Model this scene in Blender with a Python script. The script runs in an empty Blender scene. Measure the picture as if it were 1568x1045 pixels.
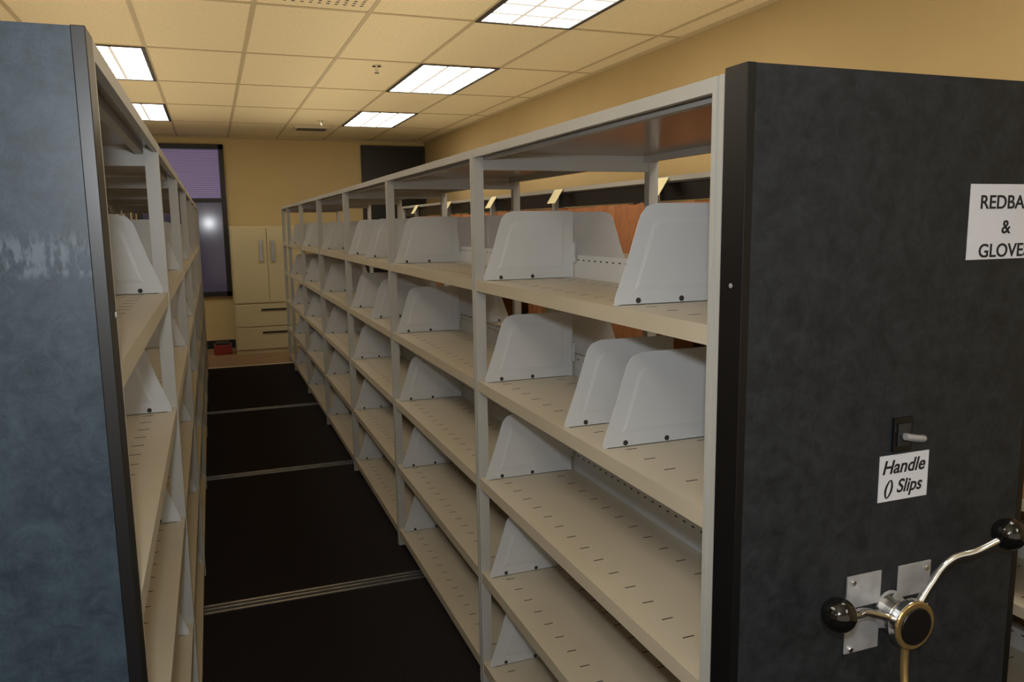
import bpy, bmesh, math, random
from mathutils import Matrix, Vector
random.seed(7)
scene=bpy.context.scene
COL=scene.collection
ZC=1.566            # camera height
# ------------------------------------------------------------ materials
def mat(name,col,rough=.5,metal=0.,noise=None,bump=0.,bscale=200,spec=.5,coat=0.):
    m=bpy.data.materials.new(name);m.use_nodes=True
    nt=m.node_tree;N=nt.nodes;L=nt.links;b=N["Principled BSDF"]
    b.inputs["Base Color"].default_value=(*col,1);b.inputs["Roughness"].default_value=rough
    b.inputs["Metallic"].default_value=metal
    b.inputs["Specular IOR Level"].default_value=spec
    b.inputs["Coat Weight"].default_value=coat
    tc=N.new("ShaderNodeTexCoord")
    nz=N.new("ShaderNodeTexNoise");L.new(tc.outputs["Object"],nz.inputs["Vector"])
    sc,amt=noise if noise else (6,.06)
    nz.inputs["Scale"].default_value=sc;nz.inputs["Detail"].default_value=6;nz.inputs["Roughness"].default_value=.65
    r=N.new("ShaderNodeValToRGB");L.new(nz.outputs["Fac"],r.inputs["Fac"])
    r.color_ramp.elements[0].position=.3;r.color_ramp.elements[1].position=.7
    r.color_ramp.elements[0].color=(*[max(0,c*(1-amt)) for c in col],1)
    r.color_ramp.elements[1].color=(*[min(1,c*(1+amt)) for c in col],1)
    L.new(r.outputs["Color"],b.inputs["Base Color"])
    if bump:
        n2=N.new("ShaderNodeTexNoise");n2.inputs["Scale"].default_value=bscale;L.new(tc.outputs["Object"],n2.inputs["Vector"])
        bp=N.new("ShaderNodeBump");bp.inputs["Strength"].default_value=bump;bp.inputs["Distance"].default_value=.002
        L.new(n2.outputs["Fac"],bp.inputs["Height"]);L.new(bp.outputs["Normal"],b.inputs["Normal"])
    return m
def emis(name,col,s,base=(.8,.8,.8)):
    m=mat(name,base,.6);b=m.node_tree.nodes["Principled BSDF"]
    b.inputs["Emission Color"].default_value=(*col,1);b.inputs["Emission Strength"].default_value=s
    return m
M_shelf=mat("shelf_cream_enamel",(.54,.475,.365),.36,noise=(3,.05))
M_post=mat("post_grey_enamel",(.45,.44,.41),.38,noise=(3,.04))
M_div=mat("divider_grey_enamel",(.56,.57,.58),.42,noise=(4,.04))
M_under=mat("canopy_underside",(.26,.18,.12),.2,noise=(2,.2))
M_slot=mat("slot_dark",(.03,.025,.02),.8)
M_black=mat("black_edge_trim",(.004,.004,.005),.35)
M_base=mat("carriage_dark",(.02,.02,.02),.6)
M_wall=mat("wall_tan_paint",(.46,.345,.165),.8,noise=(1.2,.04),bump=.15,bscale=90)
M_wallF=mat("wall_tan_paint_bright",(.64,.50,.25),.8,noise=(1.2,.04),bump=.15,bscale=90)  # lighter copy of the tan; the far wall's brightness is put into the colour
M_ceil=mat("ceiling_tile",(.78,.68,.45),.9,noise=(60,.08),bump=.4,bscale=120)
M_tbar=mat("ceiling_tbar",(.50,.41,.25),.6)
M_carpet=mat("deck_carpet",(.020,.016,.017),.95,noise=(150,.6),bump=.6,bscale=500,spec=.15)
M_tile=mat("floor_vinyl",(.28,.17,.10),.5,noise=(3,.2))
M_steel=mat("rail_steel",(.42,.42,.45),.35,.9,noise=(20,.25))
M_chrome=mat("chrome",(.85,.85,.85),.14,1.)
M_plate=mat("plate_satin_steel",(.42,.42,.44),.35,.35,noise=(30,.15))
M_brass=mat("brass",(.55,.38,.16),.25,.8)
M_knob=mat("knob_black_plastic",(.004,.004,.004),.12,coat=.5)
M_paper=mat("paper_white",(.66,.66,.71),.8,noise=(8,.02))
M_ink=mat("ink_black",(.01,.01,.012),.7)
M_cab=mat("cabinet_cream",(.54,.46,.27),.45,noise=(2,.03))
M_frameblk=mat("fixture_black",(.02,.018,.015),.6)
M_lens=emis("fixture_lens",(1,.92,.78),7)
M_louv=emis("louver_white",(1,.88,.70),.5,(.3,.3,.3))
M_f=[mat("folder_a",(.46,.18,.07),.7,noise=(20,.15)),mat("folder_b",(.50,.21,.09),.7,noise=(20,.15)),mat("folder_c",(.40,.155,.06),.7,noise=(20,.15))]
M_label=mat("label_yellow",(.75,.68,.40),.7)
M_bk=mat("door_black",(.008,.007,.007),.4)
M_red=mat("red_plastic",(.25,.02,.015),.5)
M_brz=mat("window_frame_bronze",(.015,.012,.012),.5)
M_glass=emis("window_pane_dusk",(.30,.25,.42),.25,(.05,.05,.07))
M_glassl=emis("window_pane_low",(.18,.13,.22),.12,(.03,.03,.04))
M_glassl.node_tree.nodes["Principled BSDF"].inputs["Roughness"].default_value=.1
M_blind=emis("blind_slat",(.33,.24,.48),.22,(.30,.25,.42))  # outside light put into the slats as a faint glow
def panelmat(name,c0,c1,patch=False,rough=.42):
    m=bpy.data.materials.new(name);m.use_nodes=True
    nt=m.node_tree;N=nt.nodes;L=nt.links;b=N["Principled BSDF"]
    tc=N.new("ShaderNodeTexCoord")
    n1=N.new("ShaderNodeTexNoise");n1.inputs["Scale"].default_value=32;n1.inputs["Detail"].default_value=14;n1.inputs["Roughness"].default_value=.82;n1.inputs["Distortion"].default_value=.4
    L.new(tc.outputs["Object"],n1.inputs["Vector"])
    r=N.new("ShaderNodeValToRGB");L.new(n1.outputs["Fac"],r.inputs["Fac"])
    r.color_ramp.elements[0].position=.36;r.color_ramp.elements[1].position=.68
    r.color_ramp.elements[0].color=(*c0,1);r.color_ramp.elements[1].color=(*c1,1)
    out=r.outputs["Color"]
    if patch:  # adhesive residue band where a sign used to be
        sx=N.new("ShaderNodeSeparateXYZ");L.new(tc.outputs["Object"],sx.inputs[0])
        def step(s,c,w):
            mr=N.new("ShaderNodeMapRange");mr.inputs["From Min"].default_value=c-w;mr.inputs["From Max"].default_value=c+w
            L.new(s,mr.inputs["Value"]);return mr.outputs["Result"]
        def mul(a,b_):
            q=N.new("ShaderNodeMath");q.operation='MULTIPLY';L.new(a,q.inputs[0]);L.new(b_,q.inputs[1]);return q.outputs[0]
        def inv(a):
            q=N.new("ShaderNodeMath");q.operation='SUBTRACT';q.inputs[0].default_value=1;L.new(a,q.inputs[1]);return q.outputs[0]
        k=mul(mul(step(sx.outputs["Z"],1.515,.004),inv(step(sx.outputs["Z"],1.560,.010))),step(sx.outputs["X"],-.25,.03))
        mp=N.new("ShaderNodeMapping");mp.inputs["Scale"].default_value=(130,130,45);L.new(tc.outputs["Object"],mp.inputs["Vector"])
        n3=N.new("ShaderNodeTexNoise");n3.inputs["Scale"].default_value=1;n3.inputs["Detail"].default_value=5
        L.new(mp.outputs[0],n3.inputs["Vector"])
        k=mul(k,step(n3.outputs["Fac"],.50,.06))
        mx=N.new("ShaderNodeMix");mx.data_type='RGBA';L.new(k,mx.inputs["Factor"]);L.new(out,mx.inputs[6]);mx.inputs[7].default_value=(.075,.095,.115,1)
        out=mx.outputs[2]
    L.new(out,b.inputs["Base Color"])
    b.inputs["Specular IOR Level"].default_value=.35
    mr=N.new("ShaderNodeMapRange");L.new(n1.outputs["Fac"],mr.inputs["Value"]);mr.inputs["To Min"].default_value=rough-.04;mr.inputs["To Max"].default_value=rough+.08
    L.new(mr.outputs["Result"],b.inputs["Roughness"])
    return m
M_panR=panelmat("charcoal_laminate",(.008,.0095,.012),(.030,.034,.040),rough=.5)
M_panL=panelmat("charcoal_laminate_cool_lit",(.013,.023,.033),(.038,.058,.077),True,rough=.38)  # same charcoal laminate, with the cool light on it painted into the colour
# ------------------------------------------------------------ mesh builder
class B:
    def __init__(s): s.v=[];s.f=[];s.m=[];s.mats=[]
    def mi(s,m):
        if m not in s.mats: s.mats.append(m)
        return s.mats.index(m)
    def box(s,x0,x1,y0,y1,z0,z1,m):
        n=len(s.v);k=s.mi(m)
        s.v+=[(x0,y0,z0),(x1,y0,z0),(x1,y1,z0),(x0,y1,z0),(x0,y0,z1),(x1,y0,z1),(x1,y1,z1),(x0,y1,z1)]
        for q in [(0,3,2,1),(4,5,6,7),(0,1,5,4),(1,2,6,5),(2,3,7,6),(3,0,4,7)]:
            s.f.append(tuple(n+i for i in q));s.m.append(k)
    def prism(s,pts,y0,y1,m):   # pts in xz
        n=len(s.v);k=s.mi(m);c=len(pts)
        s.v+=[(x,y0,z) for x,z in pts]+[(x,y1,z) for x,z in pts]
        s.f.append(tuple(n+i for i in range(c)));s.m.append(k)
        s.f.append(tuple(n+c+i for i in reversed(range(c))));s.m.append(k)
        for i in range(c):
            j=(i+1)%c;s.f.append((n+i,n+c+i,n+c+j,n+j));s.m.append(k)
    def frust(s,p0,p1,y0,y1,m):
        n=len(s.v);k=s.mi(m);c=len(p0)
        s.v+=[(x,y0,z) for x,z in p0]+[(x,y1,z) for x,z in p1]
        s.f.append(tuple(n+c+i for i in range(c)));s.m.append(k)
        for i in range(c):
            j=(i+1)%c;s.f.append((n+i,n+j,n+c+j,n+c+i));s.m.append(k)
    def cyl(s,p,axis,r0,r1,h,m,seg=24):
        n=len(s.v);k=s.mi(m);a=Vector(axis).normalized();q=a.to_track_quat('Z','Y');p=Vector(p)
        for r,t in ((r0,0),(r1,h)):
            for i in range(seg):
                an=2*math.pi*i/seg
                s.v.append(tuple(p+q@Vector((r*math.cos(an),r*math.sin(an),t))))
        s.f.append(tuple(n+i for i in reversed(range(seg))));s.m.append(k)
        s.f.append(tuple(n+seg+i for i in range(seg)));s.m.append(k)
        for i in range(seg):
            j=(i+1)%seg;s.f.append((n+i,n+j,n+seg+j,n+seg+i));s.m.append(k)
    def mesh(s,name):
        me=bpy.data.meshes.new(name);me.from_pydata(s.v,[],s.f)
        for m in s.mats: me.materials.append(m)
        me.polygons.foreach_set("material_index",s.m)
        bm=bmesh.new();bm.from_mesh(me);bmesh.ops.recalc_face_normals(bm,faces=bm.faces);bm.to_mesh(me);bm.free()
        return me
    def obj(s,name,parent=None,bevel=0,loc=(0,0,0)):
        o=bpy.data.objects.new(name,s.mesh(name));COL.objects.link(o);o.location=loc
        if parent: o.parent=parent
        if bevel:
            md=o.modifiers.new("bev",'BEVEL');md.width=bevel;md.segments=2;md.limit_method='ANGLE'
        return o
def empty(name,loc=(0,0,0)):
    e=bpy.data.objects.new(name,None);COL.objects.link(e);e.location=loc;e.empty_display_size=.1;return e
def smooth(o):
    for p in o.data.polygons:p.use_smooth=True
def tube(name,pts,r,m,parent=None):
    cu=bpy.data.curves.new(name,'CURVE');cu.dimensions='3D';cu.bevel_depth=r;cu.bevel_resolution=5;cu.use_fill_caps=True
    sp=cu.splines.new('BEZIER');sp.bezier_points.add(len(pts)-1)
    for i,p in enumerate(pts):
        b=sp.bezier_points[i];b.co=p;b.handle_left_type=b.handle_right_type='AUTO'
    cu.materials.append(m);o=bpy.data.objects.new(name,cu);COL.objects.link(o)
    if parent:o.parent=parent
    return o
def text(name,body,size,loc,m,parent,shear=0,bold=0,sx=1):
    cu=bpy.data.curves.new(name,'FONT');cu.body=body;cu.size=size;cu.align_x='CENTER';cu.extrude=.0003;cu.shear=shear;cu.offset=bold
    cu.materials.append(m);o=bpy.data.objects.new(name,cu);COL.objects.link(o);o.location=loc;o.rotation_euler=(math.pi/2,0,0);o.scale=(sx,1,1)
    o.parent=parent;return o
# ------------------------------------------------------------ room
XR=2.9;YF=11.15;HC=ZC+1.17;XL=-5.0;YB=-3.5
b=B();b.box(XL,XR+.1,9.45,YF+.1,-.08,-.02,M_tile);b.box(XL,XR+.1,YB,9.45,-.08,-.02,M_tile);b.obj("floor")
b=B();b.box(XL+.02,XR-.005,YB+.1,9.42,-.02,0,M_carpet)
b.prism([(XL+.02,-.02),(XR-.01,-.02),(XR-.01,-.001),(XL+.02,-.001)],9.42,9.50,M_shelf);b.obj("floor_deck_carpet")
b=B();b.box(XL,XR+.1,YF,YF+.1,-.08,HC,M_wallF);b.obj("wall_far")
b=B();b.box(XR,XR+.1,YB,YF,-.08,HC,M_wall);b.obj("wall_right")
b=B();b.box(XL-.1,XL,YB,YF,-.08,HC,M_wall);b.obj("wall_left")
b=B();b.box(XL,XR,YF-.012,YF,-.02,.09,M_bk);b.obj("baseboard_far")
b=B();b.box(XL-.1,XR+.1,YB,YF+.1,HC,HC+.08,M_ceil);b.obj("ceiling")
PX=.61;PY=1.26
b=B()
x=2.12-12*PX
while x<XR:
    if x>XL: b.box(x-.012,x+.012,YB,YF,HC-.004,HC,M_tbar)
    x+=PX
y=5.82-7*PY
while y<YF:
    if y>YB: b.box(XL,XR,y-.012,y+.012,HC-.0045,HC,M_tbar)
    y+=PY
b.box(XR-.02,XR,YB,YF,HC-.02,HC,M_tbar);b.box(XL,XR,YF-.02,YF,HC-.02,HC,M_tbar)
b.obj("trim_1")
# light troffers
def troffer(x0,y0):
    e=empty("ceiling_light_fixture",(x0,y0,HC))
    b=B();w=PX;l=PY;t=.026
    for a in [(0,t,0,l),(w-t,w,0,l),(t,w-t,0,t),(t,w-t,l-t,l)]: b.box(a[0],a[1],a[2],a[3],-.010,-.001,M_frameblk)
    b.obj("frame",e)
    b=B();b.box(t,w-t,t,l-t,-.005,-.002,M_lens);b.obj("lens",e)
    b=B()
    for i in range(1,3):
        xx=t+(w-2*t)*i/3;b.box(xx-.010,xx+.010,t,l-t,-.010,-.0055,M_louv)
    for i in range(1,6):
        yy=t+(l-2*t)*i/6;b.box(t,w-t,yy-.012,yy+.012,-.009,-.0056,M_louv)
    b.obj("louver",e)
for yy in (-1.74,.78,3.30,5.82,8.34):
    for xx in (1.51,-.93,-3.37): troffer(xx,yy)
# vent and sprinklers
b=B();b.box(1.0,1.40,9.75,10.05,HC-.02,HC-.001,M_shelf)
for i in range(7): b.box(1.03,1.37,9.78+i*.038,9.795+i*.038,HC-.022,HC-.0195,M_slot)
b.obj("ceiling_air_vent")
b=B();b.box(.31,.88,3.33,4.46,HC-.012,HC-.001,M_ceil)
for i in range(26):
    for j in range(12): b.box(.335+j*.044,.352+j*.044,3.35+i*.042,3.366+i*.042,HC-.0125,HC-.0119,M_slot)
b.obj("ceiling_return_grille")
def sprink(x,y):
    e=empty("fire_sprinkler_head",(x,y,HC))
    b=B();b.cyl((0,0,-.008),(0,0,1),.035,.03,.008,M_chrome);b.cyl((0,0,-.045),(0,0,1),.008,.01,.04,M_chrome,12)
    b.cyl((0,0,-.055),(0,0,1),.02,.02,.003,M_chrome,16);b.box(-.014,-.010,-.002,.002,-.053,-.02,M_chrome);b.box(.010,.014,-.002,.002,-.053,-.02,M_chrome);b.obj("head",e)
sprink(1.22,6.0);sprink(1.22,9.2)
# ------------------------------------------------------------ floor rails
for yy in (-.4,1.45,3.33,5.19,7.1):
    b=B()
    b.box(XL+.1,XR-.05,yy-.040,yy-.026,0,.004,M_steel);b.box(XL+.1,XR-.05,yy+.026,yy+.040,0,.004,M_steel)
    b.box(XL+.1,XR-.05,yy-.026,yy+.026,0,.0015,M_base);b.box(XL+.1,XR-.05,yy-.006,yy+.006,0,.005,M_steel)
    b.obj("floor_rail")
# ------------------------------------------------------------ shelving
Y0=1.089;LB=1.273;W=.65;ZT=ZC+.227;ZB=ZC-1.466;S=.32
posts=[Y0+i*LB for i in range(7)]+[Y0+6*LB+.64]
def div_pts(x0,sgn,z):
    P=[(0,0),(0,.014),(.03,.095),(.052,.165),(.06,.187),(.073,.203),(.095,.21),(.29,.21),(.30,.20),(.30,0)]
    return [(x0+sgn*px,z+pz) for px,pz in P]
def div(b,y,k,side):
    z=ZB+k*S+.016
    x0,s=(.012,1) if side==0 else (W-.012,-1)
    b.prism(div_pts(x0,s,z),y,y+.0018,M_div)
    P=[(.045,.03),(.075,.13),(.085,.165),(.105,.18),(.27,.18),(.27,.03)]
    Q=[(.055,.040),(.084,.127),(.093,.158),(.110,.170),(.260,.170),(.260,.040)]
    b.frust([(x0+s*p,z+q) for p,q in P],[(x0+s*p,z+q) for p,q in Q],y-.0001,y-.0013,M_div)
    xa,xb=sorted((x0+s*.01,x0+s*.29));b.box(xa,xb,y,y+.03,z,z+.0015,M_div)
    for c in (.055,.16):
        b.cyl((x0+s*c,y-.0012,z+.009),(0,1,0),.006,.006,.001,M_slot,12)
    xa,xb=sorted((x0+s*.296,x0+s*.302));b.box(xa,xb,y-.012,y+.003,z+.05,z+.11,M_div)
def unit_meshes(tag,extra,seed=1):
    rnd=random.Random(seed)
    fr=B()
    for p in posts:
        for x,s in ((0,1),(W,-1)):
            def bx(a,c,y0,y1,z0,z1,m,x=x,s=s,fr=fr):
                xa,xb=sorted((x+s*a,x+s*c));fr.box(xa,xb,y0,y1,z0,z1,m)
            bx(0,.034,p-.0155,p-.004,.03,ZT,M_post)
            bx(.005,.034,p-.004,p+.004,.03,ZT-.003,M_post)
            bx(0,.034,p+.004,p+.0155,.03,ZT,M_post)
        fr.box(.034,W-.034,p-.010,p+.010,ZT-.060,ZT-.010,M_post)
        fr.box(.034,W-.034,p-.008,p+.008,.05,.085,M_post)
    for i in range(len(posts)-1):
        a,c=posts[i]+.0155,posts[i+1]-.0155
        fr.box(.001,.014,a,c,ZT-.024,ZT,M_post);fr.box(W-.014,W-.001,a,c,ZT-.024,ZT,M_post)
    frm=fr.mesh(tag+"_frame")
    ca=B()
    for i in range(len(posts)-1):
        a,c=posts[i]+.012,posts[i+1]-.012
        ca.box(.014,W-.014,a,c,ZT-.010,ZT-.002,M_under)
        ca.box(.036,.055,a,c,ZT-.03,ZT-.010,M_post);ca.box(W-.055,W-.036,a,c,ZT-.03,ZT-.010,M_post)
    cam_=ca.mesh(tag+"_canopy")
    sh=B()
    for i in range(len(posts)-1):
        a,c=posts[i]+.016,posts[i+1]-.016
        for k in range(5):
            z=ZB+k*S
            for x0,x1,fx in ((.002,W/2-.006,.002),(W/2+.006,W-.002,W-.002)):
                sh.box(x0,x1,a,c,z+.011,z+.016,M_shelf)
                if fx<.1: sh.box(x0,x0+.004,a,c,z-.018,z+.011,M_shelf);sh.box(x0+.004,x0+.018,a,c,z-.018,z-.014,M_shelf)
                else: sh.box(x1-.004,x1,a,c,z-.018,z+.011,M_shelf);sh.box(x1-.018,x1-.004,a,c,z-.018,z-.014,M_shelf)
                sh.box(x0+.004,x1-.004,a,a+.003,z-.018,z+.011,M_shelf);sh.box(x0+.004,x1-.004,c-.003,c,z-.018,z+.011,M_shelf)
                if i<5:
                    yy=a+.06
                    while yy<c-.04:
                        for sx in ((x0+.055),(x1-.08)):
                            sh.box(sx,sx+.026,yy,yy+.0035,z+.016,z+.0163,M_slot)
                        yy+=.078
            sh.box(W/2-.0055,W/2-.003,a,c,z+.016,z+.085,M_div);sh.box(W/2+.003,W/2+.0055,a,c,z+.016,z+.085,M_div)
            sh.box(W/2-.0055,W/2+.0055,a,c,z+.085,z+.088,M_div)
            if i<3:
                yy=a+.03
                while yy<c-.03:
                    sh.box(W/2-.0058,W/2-.0055,yy,yy+.012,z+.07,z+.074,M_slot);yy+=.039
    shm=sh.mesh(tag+"_shelves")
    dv=B()
    for i in range(6):
        for k in range(5):
            div(dv,posts[i+1]-rnd.uniform(.05,.09),k,0)
            if rnd.random()<.75 or k==4: div(dv,posts[i+1]+rnd.uniform(.12,.22),k,1)
    for y,k,s in extra: div(dv,y,k,s)
    dvm=dv.mesh(tag+"_dividers")
    cb=B();y1=posts[-1]
    cb.box(.036,W-.036,Y0,y1,.03,.075,M_base)
    for yy in (1.45,3.33,5.19,7.1):
        for xx in (.1,W-.1): cb.cyl((xx-.0,yy-.012,.045),(0,1,0),.04,.04,.024,M_steel,20)
    cbm=cb.mesh(tag+"_carriage")
    return dict(frame=frm,canopy=cam_,shelves=shm,dividers=dvm,carriage=cbm)
def place(name_meshes,x,flip,panm,dividers=True,top_band=False,dz=0):
    e=empty("mobile_shelving_unit",(x,0,0))
    for k,me in name_meshes.items():
        if k=="dividers" and not dividers: continue
        o=bpy.data.objects.new(k,me);COL.objects.link(o);o.parent=e
        if flip: o.scale=(-1,1,1)
    s=-1 if flip else 1
    def sx(a,c): return sorted((s*a,s*c))
    b=B();xa,xb=sx(.012,W-.012);b.box(xa,xb,1.012,1.066,.02,ZT+.006-dz,panm);p=b.obj("end_panel",e)
    for v in p.data.vertices: v.co.x+=x      # object coords = world coords for the laminate texture
    p.location=(-x,0,0)
    b=B()
    for q in ((-.003,.012),(W-.012,W+.003)):
        xa,xb=sx(*q);b.box(xa,xb,1.0115,1.068,.015,ZT+.007-dz,M_black)
    xa,xb=sx(0,W);b.box(xa,xb,1.067,1.0705,.015,ZT-dz,M_black)
    xa,xb=sx(-.004,-.003);b.cyl((s*-.005,1.038,ZC-.10),(1,0,0),.004,.004,.002,M_plate,14)
    b.obj("edge_trim",e,bevel=.003)
    if top_band:  # plain black strips just below the top rail
        b=B()
        for i in range(len(posts)-1): b.box(.036,.042,posts[i]+.02,posts[i+1]-.02,ZT-.118,ZT-.032,M_black)
        b.obj("top_band_strip",e)
    return e
A=unit_meshes("right",[(1.45,4,0),(1.50,3,0),(1.70,3,0),(4.3,4,0),(4.2,3,0),(3.3,4,1)],seed=3)
C=unit_meshes("left",[(1.9,1,0)],seed=5)
place(A,.761,False,M_panR)
place(A,2.15,False,M_panR,dividers=False,top_band=True)
place(C,-.117,True,M_panL,dz=.012)
place(C,-.80,True,M_panL)
# folders in the right-hand neighbouring unit
b=B()
for k in (4,3,2):
    z=ZB+k*S+.0165
    for i in range(6):
        y=posts[i]+.03;end=posts[i+1]-.03
        if k==2: end=y+.5
        while y<end-.06:
            t=random.uniform(.05,.10);h=random.uniform(.262,.272);xo=random.uniform(0,.006)
            if random.random()>.03: b.box(2.155+.0+xo,2.155+.28,y,y+t-.001,z,z+h,random.choice(M_f) if k!=3 or random.random()<.5 else M_base)
            y+=t
b.obj("file_folders")
for i in range(7):
    y=3.47+(i-1)*LB
    e=empty("shelf_label",(2.149,y,ZT-.06));b=B()
    n=len(b.v);b.v+=[(-.002,0,.055),(-.002,.13,.055),(-.06,.13,-.035),(-.06,0,-.035),(0,0,.055),(0,.13,.055),(-.058,.13,-.036),(-.058,0,-.036)]
    k=b.mi(M_label)
    for q in [(0,1,2,3),(7,6,5,4),(0,3,7,4),(1,5,6,2),(0,4,5,1),(3,2,6,7)]: b.f.append(tuple(n+w for w in q));b.m.append(k)
    b.obj("card",e)
# ------------------------------------------------------------ signs on right panel
PYF=1.012
e=empty("paper_sign_redbag_gloves",(1.316,PYF-.001,ZC-.006))
b=B();b.box(-.093,.093,-.0006,.0006,-.066,.064,M_paper);b.obj("sheet",e)
for s,z in (("REDBAG",.022),("&",-.021),("GLOVES",-.062)): text("lettering",s,.033,(-.003,-.0009,z),M_ink,e,sx=1.06,bold=.0005)
e=empty("paper_sign_handle_slips",(1.110,PYF-.001,ZC-.446))
b=B();b.box(-.056,.056,-.0006,.0006,-.042,.041,M_paper);b.obj("sheet",e)
text("lettering","Handle",.034,(-.002,-.0009,.008),M_ink,e,shear=.25,bold=.0006,sx=1.0)
text("lettering","() Slips",.034,(-.002,-.0009,-.028),M_ink,e,shear=.25,bold=.0006,sx=.95)
# T handle lock
e=empty("t_handle_lock",(1.099,PYF,ZC-.369))
b=B();b.box(-.021,.021,-.006,0,-.03,.03,M_black);b.box(-.014,.014,-.009,-.006,-.02,.02,M_base);b.cyl((0,-.026,0),(0,1,0),.006,.006,.02,M_chrome,16)
b.obj("plate",e,bevel=.001)
tube("grip",[(-.020,-.028,.004),(0,-.031,0),(.022,-.028,-.004)],.006,M_plate,e)
# ------------------------------------------------------------ three-spoke handle
hx,hz=1.093,ZC-.695
e=empty("shelving_crank_handle",(hx,PYF,hz))
b=B()
for dx,dz in ((-1,1),(1,1),(-1,-1),(1,-1)):
    c=(dx*.058-.003,dz*.042+.008);b.prism([(c[0]-.038,c[1]-.028),(c[0]+.038,c[1]-.028),(c[0]+.038,c[1]+.032),(c[0]-.038,c[1]+.032)],-.004,-.0005,M_plate)
    b.cyl((c[0]+dx*.026,-.008,c[1]+dz*.02),(0,1,0),.005,.005,.004,M_chrome,12)
b.prism([(.03*math.cos(t*math.pi/8),.03*math.sin(t*math.pi/8)+.01) for t in range(16)],-.0045,-.0005,M_plate)
b.obj("mounting_plate",e,bevel=.001)
b=B();b.cyl((0,-.004,0),(0,-1,0),.036,.029,.026,M_chrome,40);b.cyl((0,-.030,0),(0,-1,0),.030,.044,.014,M_chrome,40);b.cyl((0,-.044,0),(0,-1,0),.044,.044,.014,M_chrome,40)
b.obj("hub",e,bevel=.0015)
b=B();b.cyl((0,-.058,0),(0,-1,0),.044,.042,.003,M_brass,40);b.obj("hub_ring",e,bevel=.001)
b=B();b.cyl((0,-.0612,0),(0,-1,0),.034,.033,.003,M_black,40);b.obj("hub_cap",e,bevel=.001)
for kn,bd,mm in (((-.190,.068),(-.12,.048),M_chrome),((.182,.146),(.078,.108),M_chrome),((-.022,-.22),(-.010,-.13),M_brass)):
    st=Vector(bd).normalized()*.02
    d=Vector(kn)-Vector(bd)
    tube("spoke",[(st.x,-.045,st.y),(bd[0]*.6,-.047,bd[1]*.6),(bd[0],-.058,bd[1]),(bd[0]+d.x*.35,-.072,bd[1]+d.y*.35),(kn[0]-d.normalized().x*.02,-.080,kn[1]-d.normalized().y*.02)],.007,mm,e)
    bm=bmesh.new();bmesh.ops.create_uvsphere(bm,u_segments=32,v_segments=18,radius=.028);me=bpy.data.meshes.new("knob");bm.to_mesh(me);bm.free()
    me.materials.append(M_knob);o=bpy.data.objects.new("knob",me);COL.objects.link(o);o.parent=e;o.location=(kn[0],-.081,kn[1]);smooth(o)
# ------------------------------------------------------------ far wall things
e=empty("storage_cabinet",(0,0,0));x0,x1,yf,yb=.22,1.08,10.45,11.0
b=B();b.box(x0,x1,yf,yb,-.02,1.59,M_cab);b.obj("carcass",e,bevel=.004)
b=B();xm=(x0+x1)/2
b.box(x0+.015,xm-.003,yf-.018,yf,.63,1.565,M_cab);b.box(xm+.003,x1-.015,yf-.018,yf,.63,1.565,M_cab)
b.box(x0+.015,x1-.015,yf-.018,yf,.33,.61,M_cab);b.box(x0+.015,x1-.015,yf-.018,yf,.04,.32,M_cab)
b.obj("doors_and_drawers",e,bevel=.003)
b=B()
for dx in (-.09,.05):
    b.box(xm+dx,xm+dx+.03,yf-.045,yf-.018,1.15,1.42,M_steel)
for zz in (.53,.24): b.box(xm-.11,xm+.22,yf-.03,yf-.0175,zz,zz+.022,M_slot)
b.obj("handles",e)
e=empty("window_1",(0,YF,0));x0,x1,z0,z1=-.85,.22,.68,ZC+1.07
b=B();f=.06
b.box(x0,x0+f,-.06,-.001,z0,z1,M_brz);b.box(x1-f,x1,-.06,-.001,z0,z1,M_brz);b.box(x0,x1,-.06,-.001,z1-f,z1,M_brz);b.box(x0,x1,-.06,-.001,z0,z0+f,M_brz)
zm=ZC+.36;b.box(x0+f,x1-f,-.05,-.001,zm-.025,zm+.025,M_brz);b.obj("frame",e)
b=B();b.box(x0+f,x1-f,-.012,-.004,zm+.025,z1-f,M_glass);b.box(x0+f,x1-f,-.012,-.004,z0+f,zm-.025,M_glassl);b.obj("pane",e)
b=B();z=z1-f-.02
while z>zm+.04:
    b.box(x0+f+.01,x1-f-.01,-.045,-.043,z-.019,z,M_blind);z-=.026
b.obj("blinds",e)
e=empty("door_1",(0,YF,0));b=B()
b.box(2.06,2.86,-.03,-.001,0-.02,ZC+1.05,M_bk);b.obj("leaf",e)
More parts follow.
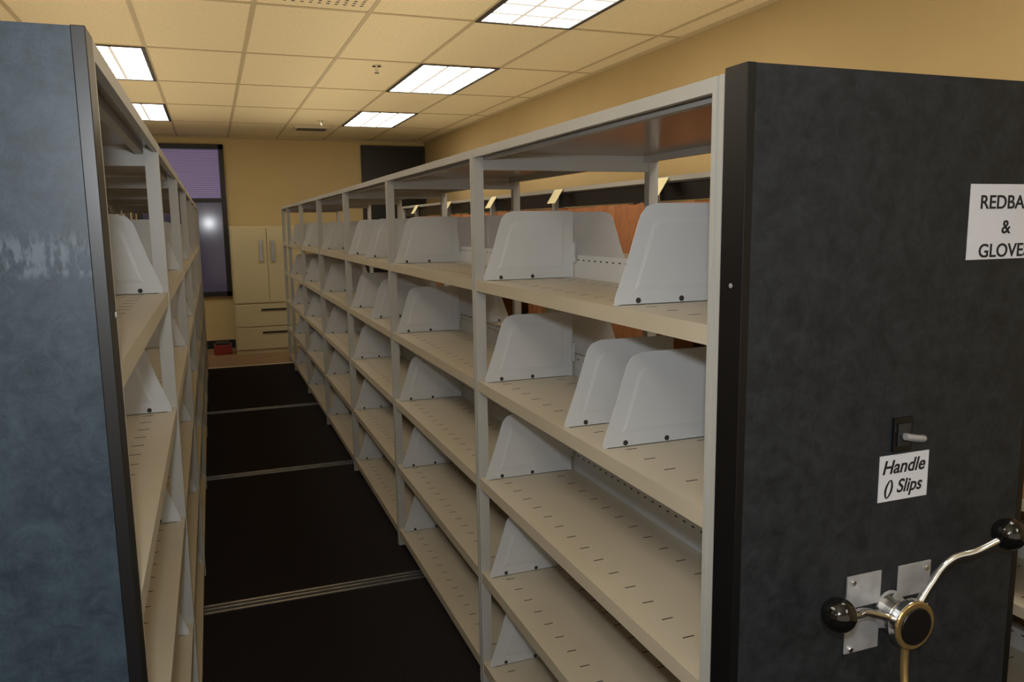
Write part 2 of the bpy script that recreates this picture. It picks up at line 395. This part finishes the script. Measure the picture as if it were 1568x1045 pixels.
b=B();b.box(2.0,2.06,-.05,-.001,-.02,ZC+1.10,M_brz);b.box(2.86,2.895,-.05,-.001,-.02,ZC+1.10,M_brz);b.box(2.06,2.86,-.05,-.001,ZC+1.05,ZC+1.10,M_brz)
b.cyl((2.14,-.06,1.0),(0,1,0),.02,.02,.03,M_steel,16);b.obj("frame_and_knob",e)
b=B();b.box(-.05,.16,10.55,10.8,-.02,.10,M_red);b.box(-.03,.14,10.57,10.78,.10,.13,M_base);b.obj("red_storage_bin",bevel=.01)
# ------------------------------------------------------------ lights
w=bpy.data.worlds.new("w");scene.world=w;w.use_nodes=True
w.node_tree.nodes["Background"].inputs[0].default_value=(1,.87,.66,1);w.node_tree.nodes["Background"].inputs[1].default_value=.7
def light(name,t,loc,power,col,size,sy=None):
    l=bpy.data.lights.new(name,t);l.energy=power;l.color=col
    if t=='AREA':
        l.size=size
        if sy: l.shape='RECTANGLE';l.size_y=sy
    else: l.shadow_soft_size=size
    o=bpy.data.objects.new(name,l);COL.objects.link(o);o.location=loc;return o
light("camera_flash",'POINT',(-.02,-.02,ZC+.14),43,(.90,.95,1),.03)
for x,pw in ((1.086,22),(-.44,17),(2.475,9),(-2.6,32)):   # added fill lamps, not room fixtures, aimed up to brighten the ceiling
    o=light("ceiling_fill_light",'AREA',(x,5.2,ZT+.03),pw,(1,.87,.63),.5,8.4);o.rotation_euler=(math.pi,0,0)
# ------------------------------------------------------------ camera
p_,r_,psi=.1465,-.0137,.3593
F0=Vector((math.sin(psi),math.cos(psi),0));R0=Vector((math.cos(psi),-math.sin(psi),0));Z=Vector((0,0,1))
F=F0*math.cos(p_)-Z*math.sin(p_);U=Z*math.cos(p_)+F0*math.sin(p_)
R=R0*math.cos(r_)+U*math.sin(r_);U2=U*math.cos(r_)-R0*math.sin(r_)
cd=bpy.data.cameras.new("cam");cd.sensor_width=36;cd.lens=1210.8/1568*36;cd.clip_start=.02
co=bpy.data.objects.new("camera",cd);COL.objects.link(co)
m=Matrix((R,U2,-F)).transposed().to_4x4();m.translation=Vector((0,0,ZC));co.matrix_world=m
scene.camera=co
scene.view_settings.view_transform='Standard'
